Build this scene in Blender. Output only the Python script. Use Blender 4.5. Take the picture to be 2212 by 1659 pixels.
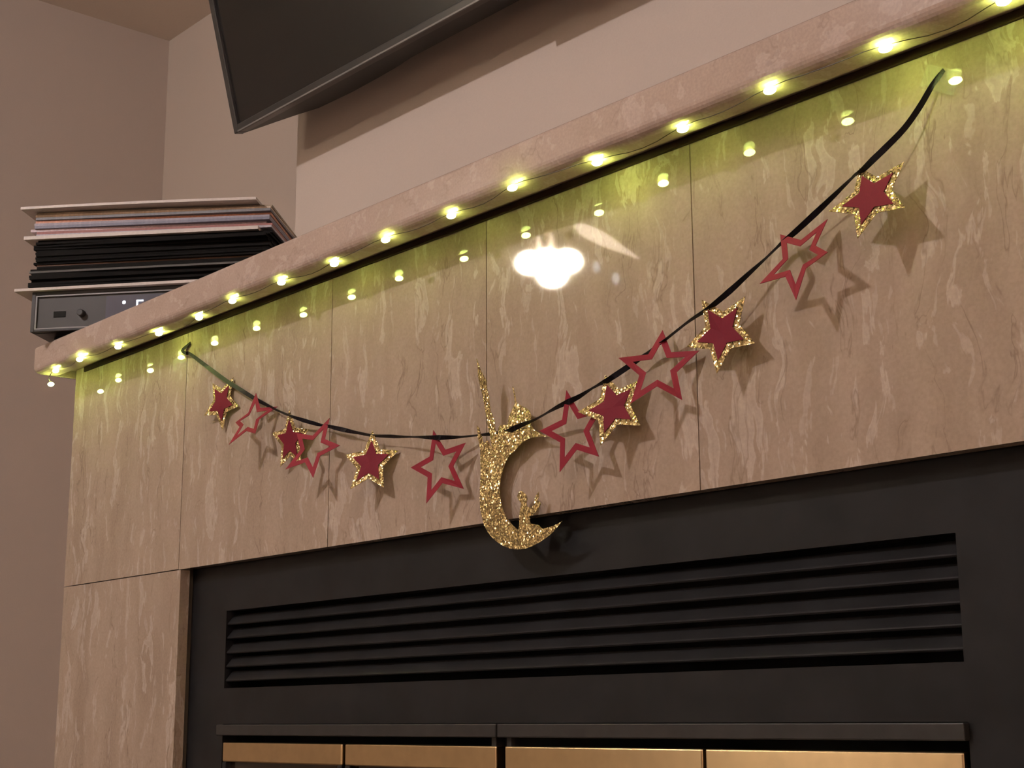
import bpy, bmesh, math, random
from mathutils import Matrix, Vector
from mathutils.geometry import tessellate_polygon

random.seed(7)
SC = bpy.context.scene
COL = SC.collection
for o in list(bpy.data.objects):
    bpy.data.objects.remove(o, do_unlink=True)

# ------------------------------------------------------------------ camera
cam_data = bpy.data.cameras.new('camera')
cam = bpy.data.objects.new('camera', cam_data)
COL.objects.link(cam)
cam_data.sensor_width = 36.0
cam_data.lens = 3323.0 / 2212.0 * 36.0
cam_data.clip_start = 0.02
RX, DN, FW = (0.65559, 0.75510, -0.00505), (-0.16445, 0.13625, -0.97693), (-0.73699, 0.64130, 0.21350)
cam.matrix_world = Matrix(((RX[0], -DN[0], -FW[0], 0.0), (RX[1], -DN[1], -FW[1], -0.87),
                           (RX[2], -DN[2], -FW[2], 0.75), (0, 0, 0, 1)))
SC.camera = cam

# ------------------------------------------------------------------ world, exposure, key light
W = bpy.data.worlds.new('world')
SC.world = W
W.use_nodes = True
W.node_tree.nodes['Background'].inputs[0].default_value = (1.0, 0.86, 0.74, 1)
W.node_tree.nodes['Background'].inputs[1].default_value = 0.03
SC.view_settings.view_transform = 'Standard'
SC.view_settings.look = 'None'
SC.view_settings.exposure = 0.0
SC.view_settings.gamma = 1.0
SC.view_settings.use_curve_mapping = False
SC.cycles.max_bounces = 5
SC.cycles.diffuse_bounces = 4
SC.cycles.use_light_tree = False
SC.cycles.glossy_bounces = 3
SC.cycles.transparent_max_bounces = 4
KEY_POS, KEY_WATTS, KEY_COL = (-1.45, -1.75, 2.36), 66.0, (1.0, 0.935, 0.94)
LED_COL, LED_STRENGTH = (0.76, 1.0, 0.22), 66.0
LAMP_STRENGTH = 110.0
FILL_WATTS = 140.0

# ------------------------------------------------------------------ materials
def new_mat(name):
    m = bpy.data.materials.new(name)
    m.use_nodes = True
    nt = m.node_tree
    return m, nt, nt.nodes['Principled BSDF']

def N(nt, kind, **kw):
    n = nt.nodes.new(kind)
    for k, v in kw.items():
        if k.startswith('i_'):
            n.inputs[k[2:].replace('_', ' ')].default_value = v
        else:
            setattr(n, k, v)
    return n

def ramp(nt, fac, stops):
    r = nt.nodes.new('ShaderNodeValToRGB')
    el = r.color_ramp.elements
    while len(el) < len(stops):
        el.new(0.5)
    for e, (p, c) in zip(el, stops):
        e.position = p
        e.color = (*c, 1) if len(c) == 3 else c
    nt.links.new(fac, r.inputs[0])
    return r.outputs[0]

def mix(nt, fac, a, b, mode='MIX'):
    m = nt.nodes.new('ShaderNodeMix')
    m.data_type = 'RGBA'
    m.blend_type = mode
    for s, v in ((m.inputs[0], fac), (m.inputs[6], a), (m.inputs[7], b)):
        if hasattr(v, 'links'):
            nt.links.new(v, s)
        elif isinstance(v, (int, float)):
            s.default_value = v
        else:
            s.default_value = (*v, 1)
    return m.outputs[2]

def plain(name, col, rough=0.5, metal=0.0, spec=0.5, grain=0.0, gscale=300.0, bump=0.0, coat=0.0):
    m, nt, b = new_mat(name)
    b.inputs['Base Color'].default_value = (*col, 1)
    b.inputs['Roughness'].default_value = rough
    b.inputs['Metallic'].default_value = metal
    b.inputs['Specular IOR Level'].default_value = spec
    b.inputs['Coat Weight'].default_value = coat
    tc = N(nt, 'ShaderNodeTexCoord')
    nz = N(nt, 'ShaderNodeTexNoise', i_Scale=gscale, i_Detail=2.0)
    nt.links.new(tc.outputs['Object'], nz.inputs['Vector'])
    if grain:
        lo = tuple(max(0, c * (1 - grain)) for c in col)
        hi = tuple(min(1, c * (1 + grain)) for c in col)
        nt.links.new(ramp(nt, nz.outputs['Fac'], [(0.3, lo), (0.7, hi)]), b.inputs['Base Color'])
    if bump:
        bp = N(nt, 'ShaderNodeBump', i_Strength=bump, i_Distance=0.0006)
        nt.links.new(nz.outputs['Fac'], bp.inputs['Height'])
        nt.links.new(bp.outputs[0], b.inputs['Normal'])
    return m

def emit(name, col, strength):
    m, nt, b = new_mat(name)
    b.inputs['Base Color'].default_value = (*col, 1)
    b.inputs['Emission Color'].default_value = (*col, 1)
    b.inputs['Emission Strength'].default_value = strength
    return m

def marble(name, sx, sz, seed, base=(0.395, 0.305, 0.24), dark=(0.335, 0.252, 0.193), pale=(0.53, 0.44, 0.375), veins=1.0, rough=0.03):
    m, nt, b = new_mat(name)
    L = nt.links.new
    tc = N(nt, 'ShaderNodeTexCoord')
    oi = N(nt, 'ShaderNodeObjectInfo')
    mul = N(nt, 'ShaderNodeMath', operation='MULTIPLY')
    mul.inputs[1].default_value = 37.0
    L(oi.outputs['Random'], mul.inputs[0])
    off = N(nt, 'ShaderNodeVectorMath', operation='ADD')
    L(tc.outputs['Object'], off.inputs[0])
    L(mul.outputs[0], off.inputs[1])
    off2 = N(nt, 'ShaderNodeVectorMath', operation='ADD')
    off2.inputs[1].default_value = (seed, seed * 1.7, seed * 0.6)
    L(off.outputs[0], off2.inputs[0])
    # warp the coordinates so the streaks wander
    wn = N(nt, 'ShaderNodeTexNoise', i_Scale=14.0, i_Detail=2.0)
    L(off2.outputs[0], wn.inputs['Vector'])
    wsub = N(nt, 'ShaderNodeVectorMath', operation='SUBTRACT')
    wsub.inputs[1].default_value = (0.5, 0.5, 0.5)
    L(wn.outputs['Color'], wsub.inputs[0])
    wsc = N(nt, 'ShaderNodeVectorMath', operation='SCALE')
    wsc.inputs['Scale'].default_value = 0.045
    L(wsub.outputs[0], wsc.inputs[0])
    co = N(nt, 'ShaderNodeVectorMath', operation='ADD')
    L(off2.outputs[0], co.inputs[0])
    L(wsc.outputs[0], co.inputs[1])
    def noise(scale, k, detail=4.0, rough=0.55, add=0.0):
        mp = N(nt, 'ShaderNodeMapping')
        mp.inputs['Scale'].default_value = (sx * k, sx * k, sz * k)
        mp.inputs['Location'].default_value = (add, add * 2, add * 3)
        L(co.outputs[0], mp.inputs['Vector'])
        nz = N(nt, 'ShaderNodeTexNoise', i_Scale=scale, i_Detail=detail, i_Roughness=rough)
        L(mp.outputs[0], nz.inputs['Vector'])
        return nz.outputs['Fac']
    c = ramp(nt, noise(1.0, 0.7, 3.0), [(0.35, dark), (0.65, base)])
    c = mix(nt, ramp(nt, noise(1.0, 0.35, 2.0, 0.5, 5.0), [(0.4, (0, 0, 0)), (0.7, (0.45, 0.45, 0.45))]), c,
            tuple(x * 1.12 for x in base))
    # cream fossil-like wisps with crisp edges
    c = mix(nt, ramp(nt, noise(1.0, 1.0, 4.0, 0.6, 11.0), [(0.575, (0, 0, 0)), (0.60, (0.68, 0.68, 0.68)), (0.66, (0.38, 0.38, 0.38))]), c, pale)
    c = mix(nt, ramp(nt, noise(1.0, 2.1, 3.0, 0.6, 23.0), [(0.61, (0, 0, 0)), (0.64, (0.4, 0.4, 0.4))]), c, pale)
    # thin brown hairline veins = ridge of a noise
    nv = noise(1.0, 0.55, 4.0, 0.6, 31.0)
    sb = N(nt, 'ShaderNodeMath', operation='SUBTRACT')
    sb.inputs[1].default_value = 0.5
    L(nv, sb.inputs[0])
    ab = N(nt, 'ShaderNodeMath', operation='ABSOLUTE')
    L(sb.outputs[0], ab.inputs[0])
    brk = ramp(nt, noise(1.0, 0.9, 2.0, 0.5, 47.0), [(0.45, (0, 0, 0)), (0.6, (1, 1, 1))])
    vein = mix(nt, 1.0, ramp(nt, ab.outputs[0], [(0.0, (0.5 * veins,) * 3), (0.007, (0.22 * veins,) * 3), (0.016, (0, 0, 0))]), brk, 'MULTIPLY')
    c = mix(nt, vein, c, (0.15, 0.10, 0.07))
    # fine grain
    gn = N(nt, 'ShaderNodeTexNoise', i_Scale=420.0, i_Detail=1.0)
    L(tc.outputs['Object'], gn.inputs['Vector'])
    c = mix(nt, 1.0, c, ramp(nt, gn.outputs['Fac'], [(0.3, (0.94, 0.94, 0.94)), (0.7, (1.06, 1.06, 1.06))]), 'MULTIPLY')
    L(c, b.inputs['Base Color'])
    b.inputs['Roughness'].default_value = rough
    b.inputs['IOR'].default_value = 1.5
    return m

def glitter(name, col, scale=850.0, tilt=1.0):
    m, nt, b = new_mat(name)
    L = nt.links.new
    tc = N(nt, 'ShaderNodeTexCoord')
    vo = N(nt, 'ShaderNodeTexVoronoi', i_Scale=scale)
    L(tc.outputs['Object'], vo.inputs['Vector'])
    sub = N(nt, 'ShaderNodeVectorMath', operation='SUBTRACT')
    sub.inputs[1].default_value = (0.5, 0.5, 0.5)
    L(vo.outputs['Color'], sub.inputs[0])
    sc = N(nt, 'ShaderNodeVectorMath', operation='SCALE')
    sc.inputs['Scale'].default_value = tilt
    L(sub.outputs[0], sc.inputs[0])
    ge = N(nt, 'ShaderNodeNewGeometry')
    ad = N(nt, 'ShaderNodeVectorMath', operation='ADD')
    L(ge.outputs['Normal'], ad.inputs[0])
    L(sc.outputs[0], ad.inputs[1])
    no = N(nt, 'ShaderNodeVectorMath', operation='NORMALIZE')
    L(ad.outputs[0], no.inputs[0])
    L(no.outputs[0], b.inputs['Normal'])
    se = N(nt, 'ShaderNodeSeparateColor')
    L(vo.outputs['Color'], se.inputs[0])
    L(ramp(nt, se.outputs[0], [(0.0, tuple(c * 0.55 for c in col)), (0.55, col), (1.0, tuple(min(1, c * 1.35) for c in col))]), b.inputs['Base Color'])
    b.inputs['Metallic'].default_value = 0.70
    b.inputs['Roughness'].default_value = 0.27
    return m

M = {}
M['tile'] = marble('striated_beige_marble', 52.0, 8.0, 3.0)
M['shelf'] = marble('blotched_beige_marble', 26.0, 26.0, 9.0, base=(0.47, 0.365, 0.305), dark=(0.44, 0.335, 0.275), pale=(0.55, 0.45, 0.395), veins=0.45, rough=0.14)
M['grout'] = plain('dark_grout', (0.10, 0.075, 0.055), 0.9)
M['paint'] = plain('beige_wall_paint', (0.55, 0.463, 0.402), 0.75, grain=0.02, gscale=500, bump=0.12)
M['paint_left'] = M['paint']
M['ceil'] = plain('ceiling_paint', (0.74, 0.64, 0.56), 0.85, grain=0.02, gscale=200, bump=0.1)
M['carpet'] = plain('brown_carpet', (0.16, 0.12, 0.09), 0.95, grain=0.3, gscale=180, bump=0.5)
M['black'] = plain('black_enamel', (0.0125, 0.0125, 0.0135), 0.40, spec=0.22, grain=0.25, gscale=25)
M['blackbar'] = plain('dark_grey_enamel', (0.026, 0.0245, 0.0235), 0.45, spec=0.35, grain=0.15, gscale=60)
M['shadow_gap'] = plain('shadow_gap_brown', (0.036, 0.020, 0.011), 0.8, spec=0.2)
M['void'] = plain('sooty_black', (0.004, 0.004, 0.004), 0.9)
M['brass'] = plain('brushed_brass', (0.72, 0.54, 0.32), 0.26, metal=1.0, grain=0.06, gscale=90)
M['glass'] = plain('smoked_glass', (0.02, 0.014, 0.010), 0.06)
M['tvblack'] = plain('tv_plastic', (0.012, 0.011, 0.011), 0.42)
M['tvtrim'] = plain('tv_trim', (0.035, 0.033, 0.032), 0.3)
M['screen'] = plain('tv_screen', (0.012, 0.011, 0.0105), 0.22)
M['gold'] = glitter('gold_glitter_card', (0.66, 0.49, 0.21))
M['red'] = plain('burgundy_card', (0.155, 0.007, 0.020), 0.7, spec=0.25, grain=0.05, gscale=900)
M['redf'] = plain('crimson_card', (0.225, 0.012, 0.025), 0.65, spec=0.25, grain=0.05, gscale=900)
M['ribbon'] = plain('black_satin_ribbon', (0.008, 0.006, 0.010), 0.5, spec=0.2)
M['wire'] = plain('thin_dark_wire', (0.05, 0.03, 0.015), 0.5)
M['led'] = emit('led_bulb', LED_COL, LED_STRENGTH)
M['led_bright'] = emit('led_bulb_bright', LED_COL, LED_STRENGTH * 2.3)
M['lamp'] = emit('frosted_lamp_glass', (1.0, 0.86, 0.66), LAMP_STRENGTH)
M['glowdim'] = emit('peach_glow', (1.0, 0.80, 0.62), 10.0)
M['glint'] = emit('glint_glow', (0.80, 0.92, 1.0), 5.0)
M['bronze'] = plain('bronze_metal', (0.10, 0.07, 0.045), 0.4, metal=0.8)
M['white'] = plain('white_card_sleeve', (0.62, 0.55, 0.50), 0.4, grain=0.05)
M['darksl'] = plain('black_card_sleeve', (0.0045, 0.004, 0.0035), 0.8, spec=0.15, grain=0.3)
M['hifi'] = plain('black_hifi_case', (0.02, 0.018, 0.018), 0.4)
M['silver'] = plain('grey_aluminium', (0.20, 0.19, 0.185), 0.4, metal=0.35)
M['panel'] = plain('grey_front_panel', (0.03, 0.0275, 0.025), 0.45)
M['display'] = plain('blue_grey_display', (0.085, 0.085, 0.11), 0.25)
M['dlight'] = emit('display_light', (0.75, 0.85, 1.0), 5.0)
M['shade'] = emit('fill_lampshade', (1.0, 0.88, 0.70), 6.0)
M['wood'] = plain('dark_wood', (0.10, 0.055, 0.03), 0.45, grain=0.3, gscale=30)
M['tape'] = None
def tape_mat():
    m, nt, b = new_mat('clear_tape')
    b.inputs['Base Color'].default_value = (0.8, 0.8, 0.75, 1)
    b.inputs['Roughness'].default_value = 0.12
    b.inputs['Alpha'].default_value = 0.07
    tc = N(nt, 'ShaderNodeTexCoord')
    nz = N(nt, 'ShaderNodeTexNoise', i_Scale=400.0, i_Detail=2.0)
    nt.links.new(tc.outputs['Object'], nz.inputs['Vector'])
    bp = N(nt, 'ShaderNodeBump', i_Strength=1.0, i_Distance=0.002)
    nt.links.new(nz.outputs['Fac'], bp.inputs['Height'])
    nt.links.new(bp.outputs[0], b.inputs['Normal'])
    return m
M['tape'] = tape_mat()

# ------------------------------------------------------------------ builders
def tag(o, label=None, cat=None, group=None, kind=None):
    if label: o['label'] = label
    if cat: o['category'] = cat
    if group: o['group'] = group
    if kind: o['kind'] = kind
    return o

def empty(name, loc=(0, 0, 0)):
    o = bpy.data.objects.new(name, None)
    o.empty_display_size = 0.05
    o.location = loc
    COL.objects.link(o)
    return o

def wpos(o):
    p = Vector(o.location)
    while o.parent:
        o = o.parent
        p = p + Vector(o.location)
    return p

def mesh_obj(name, verts, faces, mat, parent=None, origin=None, smooth=False, local=False):
    """verts in world space unless local; origin = world origin of the new object."""
    vs = [Vector(v) for v in verts]
    if local:
        org = Vector((0, 0, 0))
        loc = Vector((0, 0, 0)) if origin is None else Vector(origin)
    else:
        if origin is None:
            lo = [min(v[i] for v in vs) for i in range(3)]
            hi = [max(v[i] for v in vs) for i in range(3)]
            origin = ((lo[0] + hi[0]) / 2, (lo[1] + hi[1]) / 2, lo[2])
        org = Vector(origin)
        loc = org - (wpos(parent) if parent else Vector((0, 0, 0)))
    me = bpy.data.meshes.new(name)
    me.from_pydata([tuple(v - org) for v in vs], [], faces)
    bm = bmesh.new()
    bm.from_mesh(me)
    bmesh.ops.recalc_face_normals(bm, faces=bm.faces)
    bm.to_mesh(me)
    bm.free()
    me.materials.append(mat)
    if smooth:
        for p in me.polygons: p.use_smooth = True
    o = bpy.data.objects.new(name, me)
    COL.objects.link(o)
    o.location = loc
    if parent: o.parent = parent
    return o

def box_geo(lo, hi, bev=0.0, seg=2):
    bm = bmesh.new()
    bmesh.ops.create_cube(bm, size=1.0)
    for v in bm.verts:
        v.co = Vector([lo[i] + (v.co[i] + 0.5) * (hi[i] - lo[i]) for i in range(3)])
    if bev:
        bmesh.ops.bevel(bm, geom=bm.edges[:], offset=bev, segments=seg, affect='EDGES', profile=0.5)
    bm.verts.ensure_lookup_table()
    v = [tuple(x.co) for x in bm.verts]
    f = [[q.index for q in p.verts] for p in bm.faces]
    bm.free()
    return v, f

def join_geo(*gs):
    V, F = [], []
    for v, f in gs:
        n = len(V)
        V += list(v)
        F += [[i + n for i in p] for p in f]
    return V, F

def box(name, lo, hi, mat, parent=None, bev=0.0, seg=2, **kw):
    v, f = box_geo(lo, hi, bev, seg)
    return mesh_obj(name, v, f, mat, parent, **kw)

def sphere_geo(c, r, nu=12, nv=8):
    V, F = [], []
    for j in range(nv + 1):
        t = math.pi * j / nv
        for i in range(nu):
            p = 2 * math.pi * i / nu
            V.append((c[0] + r[0] * math.sin(t) * math.cos(p), c[1] + r[1] * math.sin(t) * math.sin(p), c[2] + r[2] * math.cos(t)))
    for j in range(nv):
        for i in range(nu):
            F.append([j * nu + i, j * nu + (i + 1) % nu, (j + 1) * nu + (i + 1) % nu, (j + 1) * nu + i])
    return V, F

def tube_geo(pts, r, n=6):
    pts = [Vector(p) for p in pts]
    V, F = [], []
    for k, p in enumerate(pts):
        t = (pts[min(k + 1, len(pts) - 1)] - pts[max(k - 1, 0)]).normalized()
        a = t.cross(Vector((0, 0, 1)))
        if a.length < 1e-4: a = t.cross(Vector((1, 0, 0)))
        a.normalize()
        b = t.cross(a)
        for i in range(n):
            q = 2 * math.pi * i / n
            V.append(tuple(p + a * r * math.cos(q) + b * r * math.sin(q)))
    for k in range(len(pts) - 1):
        for i in range(n):
            F.append([k * n + i, k * n + (i + 1) % n, (k + 1) * n + (i + 1) % n, (k + 1) * n + i])
    F.append(list(range(n)))
    F.append([len(V) - n + i for i in range(n)])
    return V, F

def lathe_geo(c, prof, n=20):
    V, F = [], []
    for r, z in prof:
        for i in range(n):
            q = 2 * math.pi * i / n
            V.append((c[0] + r * math.cos(q), c[1] + r * math.sin(q), c[2] + z))
    for k in range(len(prof) - 1):
        for i in range(n):
            F.append([k * n + i, k * n + (i + 1) % n, (k + 1) * n + (i + 1) % n, (k + 1) * n + i])
    F.append(list(range(n)))
    F.append([len(V) - n + i for i in range(n)])
    return V, F

def sheet_geo(pts, nrm, th, flat):
    """closed outline pts (3-D, may be curved) -> thin card of thickness th along nrm; flat(p) gives the 2-D point used to fill."""
    n = len(pts)
    tri = tessellate_polygon([[Vector((*flat(p), 0)) for p in pts]])
    P = [Vector(p) for p in pts]
    V = [tuple(p) for p in P] + [tuple(p - Vector(nrm) * th) for p in P]
    F = [list(t) for t in tri] + [[i + n for i in reversed(t)] for t in tri]
    F += [[i, (i + 1) % n, n + (i + 1) % n, n + i] for i in range(n)]
    return V, F

# ------------------------------------------------------------------ measured outlines (metres)
STARS = {
    'A': ('g', [-1.4889, -0.0066, 1.0999], [[0.8263, 0.55, 0.1217], [0.0897, 0.0849, -0.9923], [-0.5561, 0.8308, 0.0208]], [-0.0013, 0.0, -0.0027, 0.0008, -0.001]),
    'B': ('f', [-1.4049, -0.0191, 1.0662], [[0.9678, -0.2308, 0.1003], [0.1977, 0.4506, -0.8706], [0.1557, 0.8624, 0.4817]], [0.006, -0.0048, 0.0018, 0.001, -0.004]),
    'C': ('g', [-1.3379, -0.0116, 1.0347], [[0.996, 0.0704, 0.0546], [0.0613, -0.0976, -0.9933], [-0.0646, 0.9927, -0.1016]], [0.0005, -0.0015, 0.0, -0.0005, 0.0005]),
    'D': ('f', [-1.2819, -0.0207, 1.0179], [[0.9393, 0.2235, 0.2601], [0.1564, 0.3959, -0.9049], [-0.3053, 0.8907, 0.3369]], [0.0, 0.0003, -0.0008, 0.0, -0.0005]),
    'E': ('g', [-1.1908, -0.0147, 0.9924], [[0.9436, -0.0398, 0.3286], [0.3308, 0.1511, -0.9315], [-0.0126, 0.9877, 0.1557]], [0.003, -0.0005, 0.0003, 0.0018, 0.0005]),
    'F': ('f', [-1.0789, -0.0185, 0.9741], [[0.9487, -0.2353, 0.2114], [0.2142, -0.014, -0.9767], [0.2328, 0.9718, 0.037]], [0.0003, 0.0008, -0.003, 0.001, -0.001]),
    'G': ('f', [-0.8971, -0.0233, 0.9799], [[0.9711, -0.1881, 0.1468], [0.1439, -0.029, -0.9892], [0.1903, 0.9817, -0.001]], [0.0, 0.0, 0.0005, 0.0, 0.0013]),
    'H': ('g', [-0.858, -0.0163, 0.9942], [[0.8971, -0.3618, 0.2536], [0.2973, 0.0697, -0.9522], [0.3268, 0.9296, 0.1701]], [-0.0013, 0.0035, 0.0003, 0.0, 0.0025]),
    'I': ('f', [-0.8036, -0.02, 1.0166], [[0.9073, -0.1055, 0.407], [0.4203, 0.2558, -0.8706], [-0.0123, 0.9609, 0.2765]], [-0.002, 0.0025, -0.0037, -0.0013, 0.0027]),
    'J': ('g', [-0.7404, -0.0173, 1.0334], [[0.8636, -0.4847, 0.1389], [0.1367, -0.04, -0.9898], [0.4853, 0.8738, 0.0317]], [0.0035, 0.001, 0.0008, 0.0015, 0.0]),
    'K': ('f', [-0.6629, -0.0211, 1.0725], [[0.7637, -0.6429, -0.0592], [0.1922, 0.3138, -0.9298], [0.6163, 0.6987, 0.3632]], [0.0018, -0.0025, 0.0043, -0.0048, 0.001]),
    'L': ('g', [-0.5964, -0.0236, 1.1], [[0.8952, -0.434, 0.1011], [0.213, 0.2176, -0.9525], [0.3913, 0.8743, 0.2872]], [-0.0018, 0.0008, 0.0003, 0.0, 0.0005]),
}
RIBBON = [(-1.5745, -0.0015, 1.1855, 0.5), (-1.5792, -0.003, 1.1828, 0.6), (-1.5862, -0.005, 1.1782, 0.7), (-1.5753, -0.006, 1.1727, 0.8), (-1.5646, -0.006, 1.1694, 0.8), (-1.5222, -0.006, 1.146, 1), (-1.4781, -0.0065, 1.1222, 1), (-1.4468, -0.0075, 1.1073, 1), (-1.4148, -0.0075, 1.0917, 0.9), (-1.3854, -0.008, 1.079, 0.6), (-1.3631, -0.01, 1.0701, 0.4), (-1.3314, -0.0165, 1.0593, 0.5), (-1.3118, -0.013, 1.0522, 0.9), (-1.2926, -0.0095, 1.0459, 0.8), (-1.2812, -0.008, 1.0429, 0.4), (-1.2624, -0.0085, 1.0378, 0.9), (-1.2428, -0.009, 1.0324, 1), (-1.2195, -0.01, 1.0263, 0.6), (-1.1905, -0.0115, 1.0191, 0.5), (-1.1589, -0.012, 1.0138, 0.7), (-1.1333, -0.014, 1.0096, 0.35), (-1.1184, -0.015, 1.0071, 0.3), (-1.0897, -0.0205, 1.002, 0.8), (-1.0764, -0.0205, 1.0001, 1), (-1.065, -0.016, 0.9993, 0.7), (-1.0534, -0.012, 0.9986, 0.35), (-1.0375, -0.008, 0.9981, 0.3), (-1.0227, -0.007, 0.9971, 0.7), (-1.0126, -0.007, 0.9969, 0.6), (-1.0008, -0.008, 0.9959, 0.6), (-0.9874, -0.0135, 0.9944, 0.9), (-0.9798, -0.0145, 0.9955, 1), (-0.9678, -0.0155, 0.9969, 0.8), (-0.9496, -0.018, 0.9981, 0.35), (-0.9334, -0.02, 1.0005, 0.3), (-0.9158, -0.023, 1.0029, 0.7), (-0.8987, -0.026, 1.0045, 1), (-0.8917, -0.022, 1.0077, 0.8), (-0.8822, -0.017, 1.0133, 0.35), (-0.8754, -0.0155, 1.0156, 0.4), (-0.8668, -0.0155, 1.0172, 0.9), (-0.8575, -0.013, 1.0213, 1), (-0.8463, -0.011, 1.026, 1), (-0.8362, -0.01, 1.0301, 0.9), (-0.8238, -0.01, 1.0343, 0.4), (-0.8027, -0.0125, 1.0401, 0.4), (-0.7823, -0.014, 1.047, 0.35), (-0.7683, -0.016, 1.0505, 0.5), (-0.7592, -0.018, 1.0518, 0.6), (-0.7485, -0.0205, 1.0534, 0.8), (-0.7309, -0.018, 1.0627, 1), (-0.7143, -0.015, 1.0732, 0.7), (-0.6992, -0.012, 1.0828, 0.3), (-0.6888, -0.011, 1.089, 0.35), (-0.6817, -0.0115, 1.0918, 0.7), (-0.6714, -0.012, 1.0959, 0.9), (-0.6523, -0.013, 1.1045, 1), (-0.633, -0.014, 1.1138, 0.7), (-0.616, -0.015, 1.122, 0.3), (-0.6063, -0.0185, 1.1227, 0.8), (-0.5983, -0.016, 1.1291, 1), (-0.5888, -0.014, 1.1357, 1), (-0.5749, -0.01, 1.1472, 0.9), (-0.5635, -0.007, 1.1604, 0.9), (-0.5542, -0.004, 1.1742, 0.8), (-0.546, -0.0015, 1.1829, 0.7)]
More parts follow.
